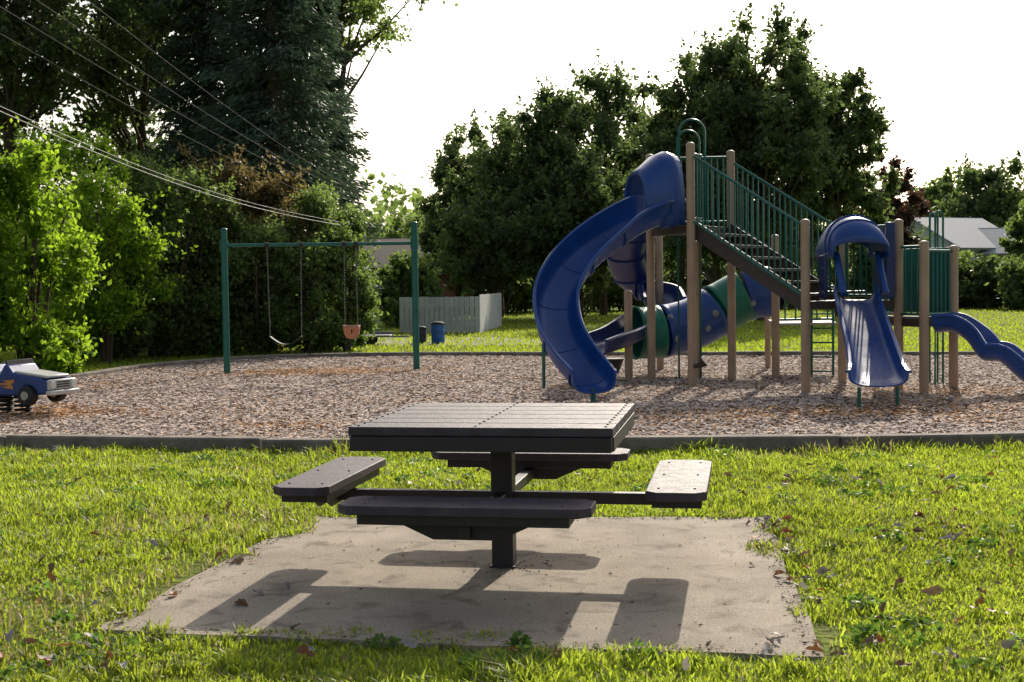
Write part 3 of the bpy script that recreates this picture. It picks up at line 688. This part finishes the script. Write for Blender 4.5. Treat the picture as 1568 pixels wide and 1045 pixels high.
dd_=(pH-pQ); box(b_,up((pQ+pH)/2,zR+.45),(dd_.length-.12,.04,.8),Matrix.Rotation(math.atan2(dd_.y,dd_.x),3,'Z'))
wv=crom([P(1437,506,15.5),P(1462,505,15.4),P(1488,522,15.3),P(1510,548,15.2),P(1535,551,15.1),P(1565,578,15.0),P(1600,598,14.9),P(1640,603,14.8)],6)
wv=[Vector((p.x,p.y,max(p.z,.2))) for p in wv]
chute('wave_slide',wv,.22,.16,NAVY,None,False)
q=wv[-5]; tube(bsl,[up(q,0),q],.025,8)
f=O.bm('talk_funnel',BROWN); q=up(pA,.33)+Vector((.09,-.07,0)); tube(f,[q+Vector((-.08,0,-.02)),q,q+Vector((.06,-.02,.05))],.05,10,[.5,.8,1.5])
q=G(940,575); bq=O.bm('stepping_pod',BLACK); bmesh.ops.create_cone(bq,cap_ends=True,segments=16,radius1=.06,radius2=.16,depth=.25,matrix=Matrix.Translation((q.x,q.y,.13)))
O.done()
# ---------- spring rider car
g=G(22,640); fw=math.radians(-22)
O=Obj('spring_rider_car',(g.x,g.y,0),fw,world=False)
CARB=mat('car_blue',(.02,.05,.22),(.015,.04,.17),.3); CARS=mat('car_silver',(.5,.5,.48),(.4,.4,.38),.4); ORG=mat('orange_decal',(.6,.25,.04),(.5,.2,.03),.5)
b=O.bm('body',CARB,.02)
prof=[(-.62,.30),(-.62,.52),(-.5,.58),(-.30,.585),(-.22,.50),(.0,.48),(.08,.60),(.12,.60),(.2,.50),(.55,.46),(.64,.42),(.66,.30),(.52,.27),(.5,.33),(.44,.37),(.36,.37),(.30,.33),(.28,.26),(-.28,.26),(-.3,.33),(-.36,.37),(-.44,.37),(-.5,.33),(-.52,.27)]
lo=[b.verts.new((x,-.22,z)) for x,z in prof]; hi=[b.verts.new((x,.22,z)) for x,z in prof]
b.faces.new(lo); b.faces.new(hi[::-1])
for i in range(len(prof)): b.faces.new((lo[i],lo[(i+1)%len(prof)],hi[(i+1)%len(prof)],hi[i]))
b=O.bm('bonnet',CARS,.012); box(b,(.4,0,.492),(.44,.36,.03),Matrix.Rotation(.11,3,'Y')); 
b=O.bm('grille_and_bumper',CARS,.012); box(b,(.665,0,.385),(.04,.42,.11)); box(b,(.68,0,.30),(.07,.46,.05))
b=O.bm('grille_slots',BLACK)
for z in(.36,.385,.41): box(b,(.688,0,z),(.008,.2,.012))
b=O.bm('headlights',WHITE)
for y in(-.16,.16): bmesh.ops.create_cone(b,cap_ends=True,segments=16,radius1=.04,radius2=.035,depth=.02,matrix=Matrix.Translation((.69,y,.385))@Matrix.Rotation(math.pi/2,4,'Y'))
b=O.bm('windscreen',BLACK,.004); box(b,(.1,0,.60),(.02,.4,.09),Matrix.Rotation(-.3,3,'Y'))
bw=O.bm('wheels',BLACK,.01); bhb=O.bm('hubcaps',STEEL,.004)
for x in(-.4,.4):
    for y in(-.22,.22):
        bmesh.ops.create_cone(bw,cap_ends=True,segments=24,radius1=.105,radius2=.105,depth=.1,matrix=Matrix.Translation((x,y,.27))@Matrix.Rotation(math.pi/2,4,'X'))
        bmesh.ops.create_cone(bhb,cap_ends=True,segments=16,radius1=.05,radius2=.05,depth=.116,matrix=Matrix.Translation((x,y,.27))@Matrix.Rotation(math.pi/2,4,'X'))
b=O.bm('flame_decal',ORG)
for i,(x,z,l) in enumerate(((.16,.42,.12),(.1,.39,.16),(.14,.355,.12))): 
    v=[b.verts.new((x+dx,-.2235,z+dz)) for dx,dz in((l*.5,-.02),(l*.5,.02),(-l*.6,.006),(-l,.02),(-l*.5,-.008))]; b.faces.new(v)
b=O.bm('steering_bar',STEEL); tube(b,[(.02,-.14,.62),(.02,.14,.62)],.014,8); tube(b,[(.02,0,.62),(.1,0,.5)],.012,8)
b=O.bm('springs',BLACK)
for x in(-.13,.13):
    tube(b,[Vector((x+.085*math.cos(t_*.5),.085*math.sin(t_*.5),.02+.24*t_/66)) for t_ in range(67)],.016,6)
b=O.bm('base_plate',STEEL,.003); box(b,(0,0,.272),(.5,.24,.02))
O.done()
# ---------- power lines
WIRE=mat('wire',(.16,.16,.16),(.1,.1,.1),.9,spec=.15); WIREL=mat('bare_wire',(.5,.5,.5),(.4,.4,.4),.6,spec=.4)
for a1,c1,d0,d1,rr in(((-90,-45),(610,335),15,31,.0045),((-10,-45),(610,330),15,31,.0045),((70,-50),(610,325),15,31,.0045),((-90,0),(600,345),15,31,.0045),((-90,130),(520,345),15,26,.006),((-90,122),(520,340),15,26,.004)):
    p=P(*a1,d0); q=P(*c1,d1); O=Obj('power_line',p); b=O.bm('cable',WIREL if a1[1]>100 else WIRE)
    tube(b,[p.lerp(q,i/16)-Vector((0,0,.25*math.sin(math.pi*i/16))) for i in range(17)],rr,6); O.done()
def fence(name,p,q,h,mt):
    O=Obj(name,p); b=O.bm('boards',mt,.004); L_=(q-p).length; n_=int(L_/.15); an=math.atan2(q.y-p.y,q.x-p.x); R_=Matrix.Rotation(an,3,'Z'); r=rs(3)
    for i in range(n_): box(b,p.lerp(q,(i+.5)/n_)+Vector((0,0,h/2+r.uniform(-.01,.01))),(.135,.02,h),R_)
    b2=O.bm('rails',mt)
    for z in(.25,h-.25): box(b2,(p+q)/2+Vector((0,0,z))+R_@Vector((0,.03,0)),(L_,.03,.08),R_)
    O.done()
FW=mat('weathered_white_fence',(.72,.72,.73),(.52,.53,.54),.8,2)
p1=G(612,511); p2=G(735,511); p3=G(768,500)
fence('wooden_fence',up(p1,0),up(p2,0),1.05,FW); fence('wooden_fence',up(p2,0),up(p3,0),1.1,FW)
def bin_(px,py,h,r_,mt):
    g=G(px,py); O=Obj('trash_barrel',g); b=O.bm('barrel',mt); tube(b,[up(g,z) for z in(0,h*.3,h*.33,h*.36,h*.63,h*.66,h*.69,h)],r_,20,[.95,1,1.05,1,1,1.05,1,1.02]); b=O.bm('lid',BLACK); tube(b,[up(g,h),up(g,h+.03)],r_*1.06,20); dome(b,up(g,h+.03),r_*.95,(1,1,.3)); O.done()
bin_(671,527,.46,.16,mat('blue_barrel',(.02,.12,.35),None,.4)); bin_(645,527,.36,.13,mat('dark_barrel',(.03,.04,.05),None,.5))
g=G(572,529); O=Obj('utility_trailer',g); b=O.bm('bed',mat('trailer_grey',(.25,.25,.25),None,.5),.01); box(b,g+Vector((0,0,.22)),(.85,.6,.05)); box(b,g+Vector((-.42,0,.3)),(.03,.6,.14)); box(b,g+Vector((.05,.3,.27)),(.8,.03,.08)); box(b,g+Vector((.62,0,.2)),(.45,.05,.04))
b=O.bm('wheels',BLACK)
for y in(-.33,.33): bmesh.ops.create_cone(b,cap_ends=True,segments=16,radius1=.12,radius2=.12,depth=.08,matrix=Matrix.Translation(g+Vector((-.05,y,.13)))@Matrix.Rotation(math.pi/2,4,'X'))
O.done()
def house(name,x,y,w_,dp,h,rh,wall,roof,rot=0):
    O=Obj(name,(x,y,0),rot,world=False); b=O.bm('walls',wall)
    lo=[b.verts.new(v) for v in((-w_/2,-dp/2,0),(w_/2,-dp/2,0),(w_/2,dp/2,0),(-w_/2,dp/2,0))]; hi=[b.verts.new(v.co+Vector((0,0,h))) for v in lo]
    ra=b.verts.new((-w_/2,0,h+rh)); rb=b.verts.new((w_/2,0,h+rh))
    b.faces.new((lo[0],lo[1],hi[1],hi[0])); b.faces.new((lo[2],lo[3],hi[3],hi[2])); b.faces.new((lo[1],lo[2],hi[2],rb,hi[1])); b.faces.new((lo[3],lo[0],hi[0],ra,hi[3]))
    b=O.bm('roof',roof,.01)
    for s_ in(-1,1):
        sl=math.atan2(rh,dp/2); L_=math.hypot(rh,dp/2)+.45
        box(b,(0,s_*(dp/4+.16),h+rh/2-.1+.02),(w_+.7,L_,.12),Matrix.Rotation(-s_*sl,3,'X'))
    b=O.bm('windows',mat('window_glass',(.04,.05,.06),None,.1)); b2=O.bm('window_frames',WHITE,.005)
    n_=max(2,int(w_/2.8))
    for i in range(n_):
        xx=-w_/2+w_*(i+.5)/n_
        if i==n_//2:
            box(O.bm('door',WHITE,.005),(xx,-dp/2-.02,1.02),(.95,.06,2.04)); continue
        box(b2,(xx,-dp/2-.02,1.5),(1.3,.08,1.1)); box(b,(xx,-dp/2-.05,1.5),(1.14,.06,.94))
    box(b2,(w_/2+.02,0,1.5),(.08,1.3,1.1)); box(b,(w_/2+.05,0,1.5),(.06,1.14,.94)); box(b2,(-w_/2-.02,0,1.5),(.08,1.3,1.1)); box(b,(-w_/2-.05,0,1.5),(.06,1.14,.94))
    O.done()
BRICK=mat('brick',(.28,.13,.09),(.2,.09,.06),.9,30); SID=mat('siding',(.72,.74,.76),(.6,.62,.64),.7); RG=mat('grey_shingles',(.40,.42,.45),(.28,.29,.31),.8,12); RD=mat('brown_shingles',(.14,.11,.09),None,.9,12)
house('suburban_house',(1450-784)/F*69,69,4.6,6,3.0,1.5,SID,RG,.5)
house('white_house',(1535-784)/F*68,68,4.0,5,2.7,1.2,SID,RG,-.35)
house('brick_house',(600-784)/F*62,62,8,7,2.3,1.3,BRICK,RD,-.2)
house('ranch_house',(1030-784)/F*82,82,11,8,2.4,1.4,WHITE,RD,.1)
